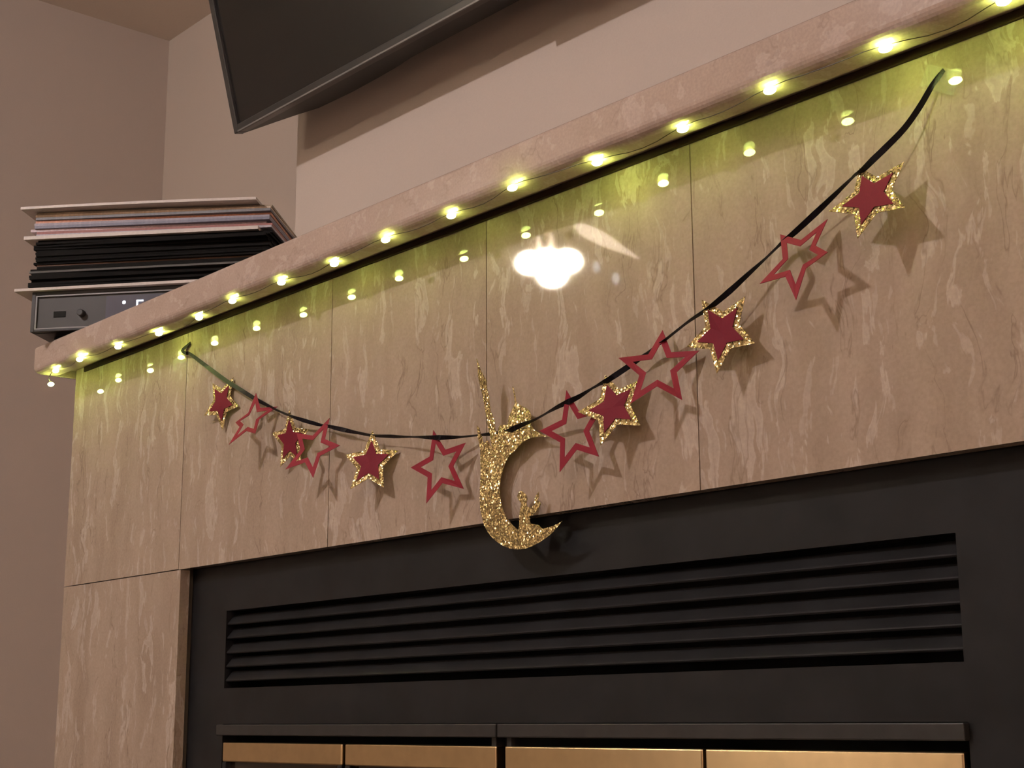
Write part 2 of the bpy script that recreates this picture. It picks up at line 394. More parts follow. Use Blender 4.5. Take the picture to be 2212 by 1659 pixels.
CRESCENT = [[-0.9395, -0.011, 0.9828], [-0.9499, -0.011, 0.984], [-0.9592, -0.011, 0.9849], [-0.9671, -0.011, 0.9845], [-0.9734, -0.011, 0.9827], [-0.9799, -0.011, 0.9796], [-0.9847, -0.011, 0.9762], [-0.9916, -0.011, 0.9737], [-0.9961, -0.011, 0.9687], [-0.9998, -0.011, 0.9627], [-1.0027, -0.011, 0.9566], [-1.0042, -0.011, 0.9498], [-1.0044, -0.011, 0.9434], [-1.0036, -0.011, 0.9369], [-1.0022, -0.0105, 0.9303], [-0.9996, -0.01, 0.9243], [-0.9957, -0.0095, 0.9186], [-0.9903, -0.009, 0.9133], [-0.9858, -0.0088, 0.91], [-0.9826, -0.0087, 0.9085], [-0.9808, -0.0091, 0.9129], [-0.9802, -0.0096, 0.9181], [-0.9794, -0.0101, 0.9232], [-0.9778, -0.0104, 0.9272], [-0.9764, -0.0108, 0.9305], [-0.9799, -0.011, 0.9337], [-0.9813, -0.011, 0.937], [-0.9794, -0.011, 0.9397], [-0.9762, -0.011, 0.9411], [-0.9723, -0.011, 0.9387], [-0.9692, -0.011, 0.9361], [-0.9683, -0.011, 0.933], [-0.9699, -0.0108, 0.93], [-0.9689, -0.0105, 0.9267], [-0.9653, -0.0104, 0.925], [-0.962, -0.0105, 0.9261], [-0.9597, -0.0108, 0.9289], [-0.959, -0.011, 0.9319], [-0.9571, -0.011, 0.9349], [-0.9539, -0.011, 0.9375], [-0.9535, -0.011, 0.9339], [-0.9554, -0.011, 0.931], [-0.9529, -0.0108, 0.9287], [-0.9517, -0.0107, 0.9268], [-0.9543, -0.0104, 0.9242], [-0.9582, -0.0101, 0.921], [-0.9629, -0.0098, 0.9189], [-0.9665, -0.0097, 0.9183], [-0.9672, -0.0094, 0.9147], [-0.9664, -0.0091, 0.912], [-0.9618, -0.0091, 0.9112], [-0.9569, -0.009, 0.9099], [-0.9542, -0.0089, 0.908], [-0.9524, -0.0087, 0.9064], [-0.9468, -0.0088, 0.9066], [-0.9399, -0.0089, 0.9072], [-0.9336, -0.0091, 0.9083], [-0.927, -0.0094, 0.9104], [-0.9323, -0.0089, 0.9067], [-0.9389, -0.0085, 0.9027], [-0.947, -0.0081, 0.8989], [-0.9566, -0.0077, 0.8957], [-0.9663, -0.0074, 0.8932], [-0.9759, -0.0072, 0.8918], [-0.9855, -0.0071, 0.8919], [-0.995, -0.0072, 0.8934], [-1.0028, -0.0074, 0.8961], [-1.0106, -0.0076, 0.9], [-1.0175, -0.008, 0.9046], [-1.0232, -0.0085, 0.9101], [-1.0272, -0.0089, 0.9159], [-1.0295, -0.0095, 0.922], [-1.0309, -0.0101, 0.9285], [-1.0314, -0.0107, 0.9356], [-1.0312, -0.011, 0.9421], [-1.031, -0.011, 0.9497], [-1.0303, -0.011, 0.9572], [-1.0299, -0.011, 0.9648], [-1.0303, -0.011, 0.9725], [-1.0305, -0.011, 0.9792], [-1.0305, -0.0112, 0.9851], [-1.0305, -0.0126, 0.9899], [-1.0303, -0.0139, 0.9941], [-1.0293, -0.015, 0.9977], [-1.0288, -0.0161, 1.0014], [-1.028, -0.0171, 1.0046], [-1.0252, -0.0165, 1.0019], [-1.0255, -0.015, 0.9972], [-1.0246, -0.0143, 0.9947], [-1.0245, -0.013, 0.9901], [-1.0233, -0.0123, 0.9878], [-1.0181, -0.0133, 0.9903], [-1.0168, -0.0126, 0.988], [-1.015, -0.0114, 0.9835], [-1.0148, -0.011, 0.9844], [-1.0158, -0.0113, 0.9902], [-1.0161, -0.012, 0.9957], [-1.0175, -0.0128, 1.0018], [-1.0181, -0.0141, 1.0094], [-1.0184, -0.0152, 1.0154], [-1.0184, -0.0166, 1.0224], [-1.0186, -0.0179, 1.0283], [-1.0194, -0.0193, 1.0349], [-1.02, -0.0206, 1.0404], [-1.0203, -0.0221, 1.0469], [-1.0186, -0.0237, 1.053], [-1.0177, -0.026, 1.062], [-1.0163, -0.0248, 1.0569], [-1.0149, -0.0233, 1.0508], [-1.0124, -0.0224, 1.0466], [-1.0101, -0.0211, 1.0409], [-1.0113, -0.0201, 1.0368], [-1.0105, -0.0187, 1.0308], [-1.0102, -0.0179, 1.027], [-1.0111, -0.0165, 1.0207], [-1.0111, -0.0155, 1.0153], [-1.0089, -0.0144, 1.0097], [-1.0077, -0.0137, 1.0057], [-1.0084, -0.0128, 0.9999], [-1.0069, -0.012, 0.9949], [-1.0064, -0.0117, 0.9927], [-1.0065, -0.011, 0.9949], [-1.0058, -0.011, 0.9998], [-1.0033, -0.011, 1.0019], [-0.9935, -0.011, 1.0007], [-0.9922, -0.011, 1.0065], [-0.9908, -0.011, 1.009], [-0.9864, -0.011, 1.0143], [-0.9837, -0.011, 1.0179], [-0.9842, -0.011, 1.0226], [-0.985, -0.011, 1.0271], [-0.9872, -0.011, 1.0335], [-0.986, -0.011, 1.0334], [-0.9837, -0.011, 1.0269], [-0.9829, -0.011, 1.0224], [-0.9818, -0.011, 1.0187], [-0.9763, -0.011, 1.0154], [-0.9684, -0.011, 1.0115], [-0.9641, -0.011, 1.0081], [-0.9628, -0.011, 1.0042], [-0.9635, -0.011, 0.9963], [-0.9605, -0.011, 0.9932], [-0.9572, -0.011, 0.99], [-0.9514, -0.011, 0.987], [-0.9452, -0.011, 0.9845]]
TVPLAN = [[-1.9736, 0.2799], [-1.9516, 0.3029], [-1.909, 0.3178], [-1.8688, 0.3335], [-1.8365, 0.3488], [-1.7566, 0.3545], [-1.6869, 0.3523], [-1.6421, 0.3494], [-1.5998, 0.3427]]
BULBS = [[-0.5648, -0.0416, 1.1925], [-0.6619, -0.0457, 1.1925], [-0.7533, -0.0391, 1.1925], [-0.848, -0.0389, 1.1925], [-0.9389, -0.0514, 1.1925], [-1.0302, -0.0448, 1.1925], [-1.1255, -0.0478, 1.1925], [-1.2216, -0.0401, 1.1925], [-1.3114, -0.0442, 1.1925], [-1.4064, -0.0455, 1.1925], [-1.4916, -0.0375, 1.1925], [-1.5852, -0.0371, 1.1925], [-1.6761, -0.0428, 1.1925], [-1.767, -0.0488, 1.1925]]

# ================================================================== the room
CEIL = 2.43
def struct(name, lo, hi, mat, label):
    o = box(name, lo, hi, mat)
    return tag(o, label, None, None, 'structure')
struct('floor', (-5.6, -4.6, -0.1), (2.6, 0.95, 0.0), M['carpet'], 'brown carpeted floor of the room')
struct('ceiling', (-5.6, -4.6, CEIL), (2.6, 0.95, CEIL + 0.1), M['ceil'], 'flat beige ceiling above the alcove corner')
struct('wall_back', (-1.95, 0.38, 0.0), (-0.118, 0.85, CEIL), M['paint'], 'beige chimney breast wall behind the television')
struct('wall_alcove', (-3.388, 0.85, 0.0), (2.6, 0.95, CEIL), M['paint'], 'beige alcove wall left of the chimney breast')
struct('wall_left', (-3.388, -0.4, 0.0), (-3.288, 0.85, CEIL), M['paint'], 'beige side wall at the left edge')
struct('wall_return', (-5.5, -0.4, 0.0), (-3.388, -0.3, CEIL), M['paint'], 'beige return wall of the dining area')
struct('wall_dining', (-5.6, -4.6, 0.0), (-5.5, -0.3, CEIL), M['paint'], 'beige end wall of the dining area')
struct('wall_front', (-5.5, -4.6, 0.0), (2.5, -4.5, CEIL), M['paint'], 'beige wall facing the fireplace')
struct('wall_right', (2.5, -4.6, 0.0), (2.6, 0.85, CEIL), M['paint'], 'beige wall on the right of the room')

# ================================================================== fireplace surround: marble slabs on a core
XL, XR = -1.880, -0.188
OL, OR, OT = -1.578, -0.490, 0.9203
TT, E = 1.206, 0.012
sur = tag(empty('fireplace_surround', ((XL + XR) / 2, 0.19, 0)),
          'polished beige marble fireplace surround of tall veined slabs', 'fireplace')
v, f = join_geo(box_geo((XL + 0.012, E, 0), (OL - 0.004, 0.379, TT - 0.002)), box_geo((OR + 0.004, E, 0), (XR - 0.012, 0.379, TT - 0.002)),
                box_geo((OL - 0.004, E, OT + 0.004), (OR + 0.004, 0.379, TT - 0.002)))
mesh_obj('core', v, f, M['grout'], sur)
G = 0.0006
J = [XL, -1.583, -1.2825, -1.0346, -0.782, -0.485, XR]
for i in range(6):
    box('marble_slab', (J[i] + (G if i else 0), 0.0, OT + (G if i in (0, 5) else 0)), (J[i + 1] - G, E, TT), M['tile'], sur)
for a, b in ((XL, OL), (OR, XR)):
    box('marble_slab', (a, 0.0, 0.0), (b, E, OT - G), M['tile'], sur)
for a in (XL, XR - E):
    box('side_slab', (a, E + G, 0.0), (a + E, 0.379, TT), M['tile'], sur, 0.0005, 1)

box('shadow_gap_strip', (XL + 0.027, -0.0025, 1.1990), (XR - 0.027, 0.0, TT), M['shadow_gap'], sur, 0.0008, 1)  # dark strip added to widen the shadow gap under the mantel

# ================================================================== mantel shelf: bullnosed slab with a rebate underneath
def mantel():
    x0, x1, y0, y1, z0, z1 = -1.900, -0.168, -0.0500, 0.379, 1.1964, 1.2336
    zi = 1.2066
    i0, i1, j0, j1 = x0 + 0.013, x1 - 0.013, -0.0235, y1 - 0.004
    bm = bmesh.new()
    P = lambda x, y, z: bm.verts.new((x, y, z))
    ob = [P(x0, y0, z0), P(x1, y0, z0), P(x1, y1, z0), P(x0, y1, z0)]
    ot = [P(x0, y0, z1), P(x1, y0, z1), P(x1, y1, z1), P(x0, y1, z1)]
    ib = [P(i0, j0, z0), P(i1, j0, z0), P(i1, j1, z0), P(i0, j1, z0)]
    it = [P(i0, j0, zi), P(i1, j0, zi), P(i1, j1, zi), P(i0, j1, zi)]
    bm.faces.new(ot)
    bm.faces.new(it)
    for k in range(4):
        n = (k + 1) % 4
        bm.faces.new((ob[k], ob[n], ot[n], ot[k]))
        bm.faces.new((ob[k], ob[n], ib[n], ib[k]))
        bm.faces.new((ib[k], ib[n], it[n], it[k]))
    bmesh.ops.recalc_face_normals(bm, faces=bm.faces)
    def edges(pairs):
        r = []
        for a, b in pairs:
            r.append(bm.edges.get((a, b)))
        return r
    low = edges([(ob[0], ob[1]), (ob[3], ob[0]), (ob[1], ob[2])])
    bmesh.ops.bevel(bm, geom=low, offset=0.0095, segments=6, affect='EDGES', profile=0.5)
    top = [e for e in bm.edges if all(abs(q.co.z - z1) < 1e-5 for q in e.verts)]
    bmesh.ops.bevel(bm, geom=top, offset=0.003, segments=3, affect='EDGES', profile=0.5)
    V = [tuple(q.co) for q in bm.verts]
    bm.verts.index_update()
    F = [[q.index for q in p.verts] for p in bm.faces]
    bm.free()
    o = mesh_obj('mantel_shelf', V, F, M['shelf'])
    return tag(o, 'long polished beige marble mantel shelf with a rounded lower edge', 'mantel')
mantel()

# ================================================================== black fireplace insert
ins = tag(empty('fireplace_insert', ((OL + OR) / 2, 0.1, 0)),
          'black metal fireplace insert with louvre slats and brass trimmed doors', 'fireplace insert')
LX0, LX1, LZ0, LZ1 = -1.5037, -0.5742, 0.7857, 0.8698
F0, FY = 0.018, 0.036   # the insert sits a little behind the slabs
v, f = join_geo(
    box_geo((OL - 0.003, F0, LZ1), (OR + 0.003, FY, OT + 0.003)),
    box_geo((OL - 0.003, F0, 0.0), (LX0, FY, LZ1)),
    box_geo((LX1, F0, 0.0), (OR + 0.003, FY, LZ1)),
    box_geo((LX0, F0, 0.7475), (LX1, FY, LZ0)))
mesh_obj('face_frame', v, f, M['black'], ins)
v, f = join_geo(box_geo((OL + 0.01, 0.075, 0.0), (OR - 0.01, 0.08, OT - 0.01)),
                box_geo((OL + 0.01, FY, 0.0), (LX0 - 0.01, 0.075, OT - 0.01)), box_geo((LX1 + 0.01, FY, 0.0), (OR - 0.01, 0.075, OT - 0.01)))
mesh_obj('firebox', v, f, M['void'], ins)
# louvre slats: bottom hem rolled towards the room, top leaning back
def slat_geo(x0, x1, z):
    prof = []
    for k in range(7):
        a = math.pi * (0.5 + k / 6.0)
        prof.append((0.0020 + 0.0017 * math.cos(a), 0.0017 + 0.0017 * math.sin(a) * -1))
    prof = [(0.0088, 0.0118), (0.0008, 0.0024), (0.0002, 0.0014), (0.0006, 0.0005), (0.0016, 0.0), (0.0028, 0.0004), (0.0036, 0.0016), (0.0098, 0.0112)]
    V, F = [], []
    n = len(prof)
    for x in (x0, x1):
        V += [(x, F0 + 0.0015 + p[0], z + p[1]) for p in prof]
    for i in range(n):
        F.append([i, (i + 1) % n, n + (i + 1) % n, n + i])
    F += [list(range(n)), [n + i for i in range(n)]]
    return V, F
for z in (0.8540, 0.8388, 0.8227, 0.8079, 0.7927):
    v, f = slat_geo(LX0, LX1, z)
    mesh_obj('louvre_slat', v, f, M['black'], ins)
# hood bars above the doors
for a, b in ((-1.5077, -1.0379), (-1.0359, -0.5736)):
    box('hood_bar', (a, F0 - 0.006, 0.7355), (b, FY, 0.7470), M['blackbar'], ins, 0.001)
for x in (-1.0486, -1.0284):
    box('door_clip', (x - 0.003, F0 + 0.001, 0.7275), (x + 0.003, F0 + 0.012, 0.7360), M['blackbar'], ins, 0.0008)
for a, b in ((-1.5027, -1.2768), (-1.2718, -1.0444), (-1.0327, -0.8047), (-0.8019, -0.5791)):
    d = box('glass_door', (a + 0.004, F0 + 0.006, 0.05), (b - 0.004, F0 + 0.010, 0.720), M['glass'], ins)
    box('brass_rail', (a, F0, 0.7073), (b, F0 + 0.014, 0.7284), M['brass'], d, 0.0016, 3)
    box('brass_rail', (a, F0, 0.045), (b, F0 + 0.014, 0.066), M['brass'], d, 0.0016, 3)
    for x in (a, b - 0.008):
        box('door_stile', (x, F0, 0.066), (x + 0.008, F0 + 0.014, 0.7075), M['black'], d, 0.001)

# ================================================================== string of fairy lights under the mantel
lights = tag(empty('string_lights', (-1.1, -0.044, 1.1925)),
             'string of small glowing yellow lights strung beneath the marble mantel', 'string lights')
bulbs = [(b[0], b[1], 1.1934) for b in BULBS]
right_x = [-0.474 + 0.0938 * k for k in range(0, 4)]
bulbs = [(x, -0.043, 1.1934) for x in reversed(right_x)] + bulbs + [(-1.846, -0.044, 1.1934), (-1.8783, -0.0350, 1.1823)]
BRIGHT = (-0.474, -0.5648, -0.848, -1.5852, -1.767)
for b in bulbs:
    v, f = sphere_geo((0, 0, 0), (0.0052, 0.0038, 0.0027), 12, 8)
    mesh_obj('bulb', [(p[0] + b[0], p[1] + b[1], p[2] + b[2]) for p in v], f, M['led_bright'] if any(abs(b[0] - q) < 0.01 for q in BRIGHT) else M['led'], lights, smooth=True)
wp = []
for k in range(len(bulbs) - 1):
    a, b = Vector(bulbs[k]), Vector(bulbs[k + 1])
    for s in range(6):
        t = s / 6.0
        p = a.lerp(b, t)
        w = math.sin(math.pi * t)
        p.y += w * (0.006 * math.sin(k * 2.3 + 1.0))
        p.z = min(p.z + 0.0030 * (1 - w) - 0.002 * w * abs(math.sin(k * 1.7)) + 0.001, 1.1957)
        wp.append(tuple(p))
wp.append(bulbs[-1])
v, f = tube_geo(wp, 0.00035, 5)
mesh_obj('wire', v, f, M['wire'], lights)

# ================================================================== star garland
rib = []
RP = [Vector(r[:3]) for r in RIBBON]
RW = [r[3] for r in RIBBON]
path = []
for k in range(len(RP) - 1):
    p0, p1, p2, p3 = RP[max(k - 1, 0)], RP[k], RP[k + 1], RP[min(k + 2, len(RP) - 1)]
    for s in range(4):
        t = s / 4.0
        q = 0.5 * ((2 * p1) + (p2 - p0) * t + (2 * p0 - 5 * p1 + 4 * p2 - p3) * t * t + (3 * p1 - p0 - 3 * p2 + p3) * t ** 3)
        q.y = min(q.y, -0.0012)
        path.append((q, RW[k] * (1 - t) + RW[k + 1] * t))
path.append((RP[-1], RW[-1]))
V, F = [], []
for k, (p, w) in enumerate(path):
    t = (path[min(k + 1, len(path) - 1)][0] - path[max(k - 1, 0)][0]).normalized()
    n0 = (Vector((0.0, -0.87, 0.75)) - p).normalized()
    side = t.cross(n0).normalized()
    ang = math.acos(max(0.22, min(1.0, w)))
    sd = (Matrix.Rotation(ang, 3, t) @ side)
    nn = t.cross(sd).normalized()
    h = 0.0023
    for a, b in ((1, 1), (1, -1), (-1, -1), (-1, 1)):
        q = p + sd * h * a + nn * 0.00018 * b
        q.y = min(q.y, -0.0004)
        V.append(tuple(q))
for k in range(len(path) - 1):
    for i in range(4):
        F.append([k * 4 + i, k * 4 + (i + 1) % 4, k * 4 + 4 + (i + 1) % 4, k * 4 + 4 + i])
F += [[0, 1, 2, 3], [len(V) - 4 + i for i in range(4)]]
tag(mesh_obj('ribbon', V, F, M['ribbon']), 'thin twisted black ribbon sagging across the marble slabs', 'ribbon')

def star_pts(ro, rc, bend, hmax):
    """outline of a five pointed star, tips bent out of plane by bend[k]"""
    pts = []
    for k in range(10):
        a = math.pi * k / 5.0
        tip = k % 2 == 0
        r = ro if tip else rc
        h = bend[k // 2] * (r / hmax) ** 2 if tip else 0.0
        s = 1 - abs(h) / 0.1
        pts.append((r * s * math.sin(a), r * s * math.cos(a), h))
    return pts

def star_matrix(c, R):
    m = Matrix(((R[0][0], R[0][1], R[0][2], c[0]), (R[1][0], R[1][1], R[1][2], c[1]), (R[2][0], R[2][1], R[2][2], c[2]), (0, 0, 0, 1)))
    return m

def solid_star(pts, th):
    # fan from the centre keeps bent tips clean
    n = len(pts)
    V = [(0, 0, 0)] + list(pts) + [(0, 0, -th)] + [(p[0], p[1], p[2] - th) for p in pts]
    F = []
    for i in range(n):
        j = (i + 1) % n
        F.append([0, 1 + i, 1 + j])
        F.append([n + 1, n + 2 + j, n + 2 + i])
        F.append([1 + i, 1 + j, n + 2 + j, n + 2 + i])
    return V, F

def frame_star(po, pi, th):
    n = len(po)
    V = list(po) + list(pi) + [(p[0], p[1], p[2] - th) for p in po] + [(p[0], p[1], p[2] - th) for p in pi]
    F = []
    for i in range(n):
        j = (i + 1) % n
        F += [[i, j, n + j, n + i], [2 * n + i, 2 * n + j, 3 * n + j, 3 * n + i],
              [i, j, 2 * n + j, 2 * n + i], [n + i, n + j, 3 * n + j, 3 * n + i]]
    return V, F

LABELS = {
    'A': 'leftmost gold glitter paper star with a red centre, near the ribbon end under the mantel',
    'B': 'leftmost open red paper star outline, tilted, between the two leftmost gold stars',
    'C': 'dull gold paper star with a red centre partly overlapped by a red star outline',
    'D': 'open red star outline overlapping the edge of a gold star behind it',
    'E': 'gold glitter star with red centre hanging alone left of the crescent',
    'F': 'open red star outline hanging just left of the gold crescent',
    'G': 'open red star outline touching the upper tip of the gold crescent',
    'H': 'bright gold glitter star with red centre overlapping the red outline beside the crescent',
    'I': 'open red star outline between two gold stars, its left point behind the black ribbon',
    'J': 'gold glitter star with red centre hanging fourth from the ribbon right end',
    'K': 'open red star outline twisted sideways below the topmost gold star',
    'L': 'topmost gold glitter star with red centre, nearest the ribbon right end',
}
LABELS['I'] = 'open red star outline between two gold stars right of the crescent'
LABELS['J'] = 'gold glitter star with red centre, second gold star from the ribbon right end'
for key, (kind, c, Rm, bend) in STARS.items():
    mat = star_matrix(c, Rm)
    if kind == 'g':
        e = empty('paper_star')
        e.matrix_world = mat
        tag(e, LABELS[key], 'star', 'gold and red stars on the garland')
        ro = 0.0325
        v, f = solid_star(star_pts(ro, ro * 0.49, bend, ro), 0.0004)
        mesh_obj('glitter_backing', v, f, M['gold'], e, local=True)
        ri = ro * 0.68
        v, f = solid_star([(p[0], p[1], p[2] + 0.0008) for p in star_pts(ri, ri * 0.47, bend, ro)], 0.0004)
        v[0] = (0, 0, 0.0008)
        v[11] = (0, 0, 0.0004)
        mesh_obj('red_centre', v, f, M['red'], e, local=True)
    else:
        ro = 0.0357
        po = star_pts(ro, ro * 0.45, bend, ro)
        pi = star_pts(ro * 0.64, ro * 0.45 * 0.64, bend, ro)
        v, f = frame_star(po, pi, 0.0004)
        o = mesh_obj('star_outline', v, f, M['redf'], local=True)
        o.matrix_world = mat
        tag(o, LABELS[key], 'star', 'open red star outlines on the garland')

v, f = sheet_geo(CRESCENT, (0, -1, 0), 0.0005, lambda p: (p[0], p[2]))
tag(mesh_obj('crescent_ornament', v, f, M['gold']),
    'gold glitter crescent moon with mosque, minaret and kneeling figure cut-out', 'ornament')

# clear tape holding the ribbon ends
for (x, z, label, r) in ((-1.5935, 1.165, 'crumpled clear tape at the left end of the black ribbon', 0.2),
                         (-0.5480, 1.1755, 'clear tape at the right end of the black ribbon', -0.5)):
    V, F = [], []
    n = 6
    for j in range(n + 1):
        for i in range(n + 1):
            a, b = (i / n - 0.5) * 0.030, (j / n - 0.5) * 0.017
            V.append((x + a * math.cos(r) - b * math.sin(r), -0.0036 - 0.0012 * abs(math.sin(i * 2.1 + j * 1.3)) , z + a * math.sin(r) + b * math.cos(r)))
    for j in range(n):
        for i in range(n):
            k = j * (n + 1) + i
            F.append([k, k + 1, k + n + 2, k + n + 1])
    # give it thickness
    m = len(V)
    V += [(p[0], p[1] + 0.0002, p[2]) for p in V[:m]]
    F += [[q + m for q in reversed(p)] for p in F[:]]
    tag(mesh_obj('tape', V, F, M['tape'], smooth=True), label, 'tape', 'tape on the ribbon ends')

# ================================================================== television
tilt = math.radians(14.65)
T0 = Vector((-1.974, 0.280, 1.6385))
tv = empty('television')
tv.matrix_world = Matrix(((1, 0, 0, T0.x), (0, math.cos(tilt), -math.sin(tilt), T0.y), (0, math.sin(tilt), math.cos(tilt), T0.z), (0, 0, 0, 1)))
# local frame: x right, y towards the wall, z up along the screen
tag(tv, 'black flat screen television tilted down above the mantel', 'television')
TW, TH, BZ = 1.23, 0.70, 0.0125
v, f = join_geo(box_geo((0, 0, 0), (BZ, 0.016, TH), 0.0015), box_geo((TW - BZ, 0, 0), (TW, 0.016, TH), 0.0015),
                box_geo((BZ, 0, 0), (TW - BZ, 0.016, BZ), 0.0015), box_geo((BZ, 0, TH - BZ), (TW - BZ, 0.016, TH), 0.0015))
mesh_obj('bezel', v, f, M['tvtrim'], tv, local=True)
v, f = box_geo((BZ, 0.0045, BZ), (TW - BZ, 0.012, TH - BZ))
mesh_obj('screen', v, f, M['screen'], tv, local=True)
plan = [(p[0] - T0.x, p[1] - T0.y) for p in TVPLAN]
plan = [(x, max(y * math.cos(tilt), 0.014)) for x, y in plan]
left = [(0.002, 0.014)] + [(x, y + 0.0) for x, y in plan[1:]]
right = [(TW - x, y) for x, y in reversed(left)]
outl = left + right
front = [(TW - 0.002, 0.012), (0.002, 0.012)]
ring = outl + front
n = len(ring)
V, F = [], []
for z, k in ((0.0005, 1.0), (0.40, 1.0), (TH - 0.002, 0.25)):
    V += [(x, 0.012 + (y - 0.012) * k, z) for x, y in ring]
for l in range(2):
    for i in range(n):
        F.append([l * n + i, l * n + (i + 1) % n, (l + 1) * n + (i + 1) % n, (l + 1) * n + i])
F += [list(range(n)), [2 * n + i for i in range(n)]]
mesh_obj('back_housing', V, F, M['tvblack'], tv, local=True)
v, f = box_geo((0.623, 0.001, -0.011), (0.86, 0.018, 0.002), 0.001)
mesh_obj('logo_bar', v, f, M['tvblack'], tv, local=True)
v, f = box_geo((0.012, -0.0012, 0.0002), (TW - 0.012, 0.0006, 0.0028), 0.0004)
mesh_obj('edge_highlight', v, f, M['silver'], tv, local=True)  # pale strip stands for the highlight along the lower front edge
v, f = box_geo((0.45, 0.07, 0.28), (0.78, 0.135, 0.50), 0.003)
mesh_obj('wall_bracket', v, f, M['black'], tv, local=True)

# ================================================================== hi-fi player and the stack of record sleeves on the mantel end
FX, FYY = -1.858, -0.0769
def turned(name, x, y, z, deg):
    e = empty(name)
    e.matrix_world = Matrix.Translation((x, y, z)) @ Matrix.Rotation(math.radians(deg), 4, 'Z')
    return e
HW, HD, HH = 0.36, 0.26, 0.0535
hf = turned('stereo_receiver', FX, FYY, 1.2336, 40.0)
tag(hf, 'black stereo receiver with a lit display under the record sleeves', 'receiver')
def part(name, lo, hi, mat, parent, bev=0.0):
    v, f = box_geo(lo, hi, bev)
    return mesh_obj(name, v, f, mat, parent, local=True)
Z0 = 0.008
fw = 0.0045   # front rim
v, f = join_geo(box_geo((0, 0.004, Z0), (HW, HD, Z0 + HH), 0.001), box_geo((0, 0.0, Z0), (0.0055, 0.01, Z0 + HH), 0.0008), box_geo((HW - 0.0055, 0, Z0), (HW, 0.01, Z0 + HH), 0.0008),
                box_geo((0.0055, 0, Z0 + HH - 0.005), (HW - 0.0055, 0.01, Z0 + HH), 0.0008), box_geo((0.0055, 0, Z0), (HW - 0.0055, 0.01, Z0 + 0.0035), 0.0008))
mesh_obj('case', v, f, M['hifi'], hf, local=True)
v, f = join_geo(box_geo((0.0055, 0.0005, Z0 + 0.0035), (0.0075, 0.006, Z0 + HH - 0.005)), box_geo((HW - 0.0075, 0.0005, Z0 + 0.0035), (HW - 0.0055, 0.006, Z0 + HH - 0.005)),
                box_geo((0.0075, 0.0005, Z0 + HH - 0.0068), (HW - 0.0075, 0.006, Z0 + HH - 0.005)), box_geo((0.0075, 0.0005, Z0 + 0.0035), (HW - 0.0075, 0.006, Z0 + 0.005)))
mesh_obj('front_rim', v, f, M['silver'], hf, local=True)
part('front_panel', (0.0075, 0.003, Z0 + 0.005), (HW - 0.0075, 0.005, Z0 + HH - 0.0068), M['panel'], hf)
part('usb_port', (0.030, 0.0022, Z0 + 0.019), (0.0465, 0.004, Z0 + 0.027), M['void'], hf, 0.0004)
V, F = [], []
for yy, r in ((0.003, 0.0048), (-0.004, 0.0045), (-0.005, 0.0036)):
    for i in range(16):
        a = 2 * math.pi * i / 16
        V.append((0.069 + r * math.cos(a), yy, Z0 + 0.0225 + r * math.sin(a)))
for l in range(2):
    for i in range(16):
        F.append([l * 16 + i, l * 16 + (i + 1) % 16, l * 16 + 16 + (i + 1) % 16, l * 16 + 16 + i])
F.append([32 + i for i in range(16)])
mesh_obj('knob', V, F, M['panel'], hf, local=True)
ds = part('display', (0.101, 0.0022, Z0 + 0.0055), (0.29, 0.0032, Z0 + HH - 0.0095), M['display'], hf)
dz = Z0 + 0.0345
v, f = sphere_geo((0.1255, 0.0019, dz), (0.0023, 0.0005, 0.0023), 10, 6)
mesh_obj('indicator', v, f, M['dlight'], ds, local=True)
v, f = join_geo(box_geo((0.1425, 0.0014, dz - 0.010), (0.1443, 0.0022, dz + 0.0012)), box_geo((0.1425, 0.0014, dz + 0.0005), (0.1515, 0.0022, dz + 0.0022)),
                box_geo((0.1425, 0.0014, dz - 0.0115), (0.1515, 0.0022, dz - 0.0098)))
mesh_obj('digit', v, f, M['dlight'], ds, local=True)
for (x, y) in ((0.03, 0.04), (0.33, 0.06), (0.10, 0.16), (0.30, 0.16)):
    v, f = lathe_geo((x, y, 0.0), [(0.012, 0.0), (0.014, Z0)], 14)
    mesh_obj('foot', v, f, M['void'], hf, local=True)

def sleeve(z, th, along, fwd, deg, mat, label, group, droop=0.0, w=0.315):
    """square record sleeve, its front left corner shifted along / forward of the receiver corner"""
    a = math.radians(40.0)
    x = FX + along * math.cos(a) + fwd * math.sin(a)
    y = FYY + along * math.sin(a) - fwd * math.cos(a)
    bm_n = 6
    V, F = [], []
    for zz in (0.0, th):
        for j in range(bm_n + 1):
            for i in range(bm_n + 1):
                u, q = i / bm_n, j / bm_n
                V.append((u * w, q * w, zz + droop * math.sin(math.pi * u) * (1 - q)))
    m = (bm_n + 1) ** 2
    for j in range(bm_n):
        for i in range(bm_n):
            k = j * (bm_n + 1) + i
            F.append([k, k + 1, k + bm_n + 2, k + bm_n + 1])
            F.append([m + k, m + k + 1, m + k + bm_n + 2, m + k + bm_n + 1])
    for i in range(bm_n):
        k = i
        F.append([k, k + 1, m + k + 1, m + k])
        k = bm_n * (bm_n + 1) + i
        F.append([k, k + 1, m + k + 1, m + k])
        k = i * (bm_n + 1)
        F.append([k, k + bm_n + 1, m + k + bm_n + 1, m + k])
        k = i * (bm_n + 1) + bm_n
        F.append([k, k + bm_n + 1, m + k + bm_n + 1, m + k])
    o = mesh_obj('record_sleeve', V, F, mat, local=True)
    o.matrix_world = Matrix.Translation((x, y, z)) @ Matrix.Rotation(math.radians(deg), 4, 'Z')
    return tag(o, label, 'record', group)
GR = 'record sleeves stacked on the receiver'
z = 1.2336 + Z0 + HH + 0.0002
sleeve(z, 0.0036, -0.022, 0.006, 39.5, M['white'], 'white edged record sleeve at the bottom of the stack, directly on the receiver', GR)
z += 0.0040
nd = 21
dth = 0.0032
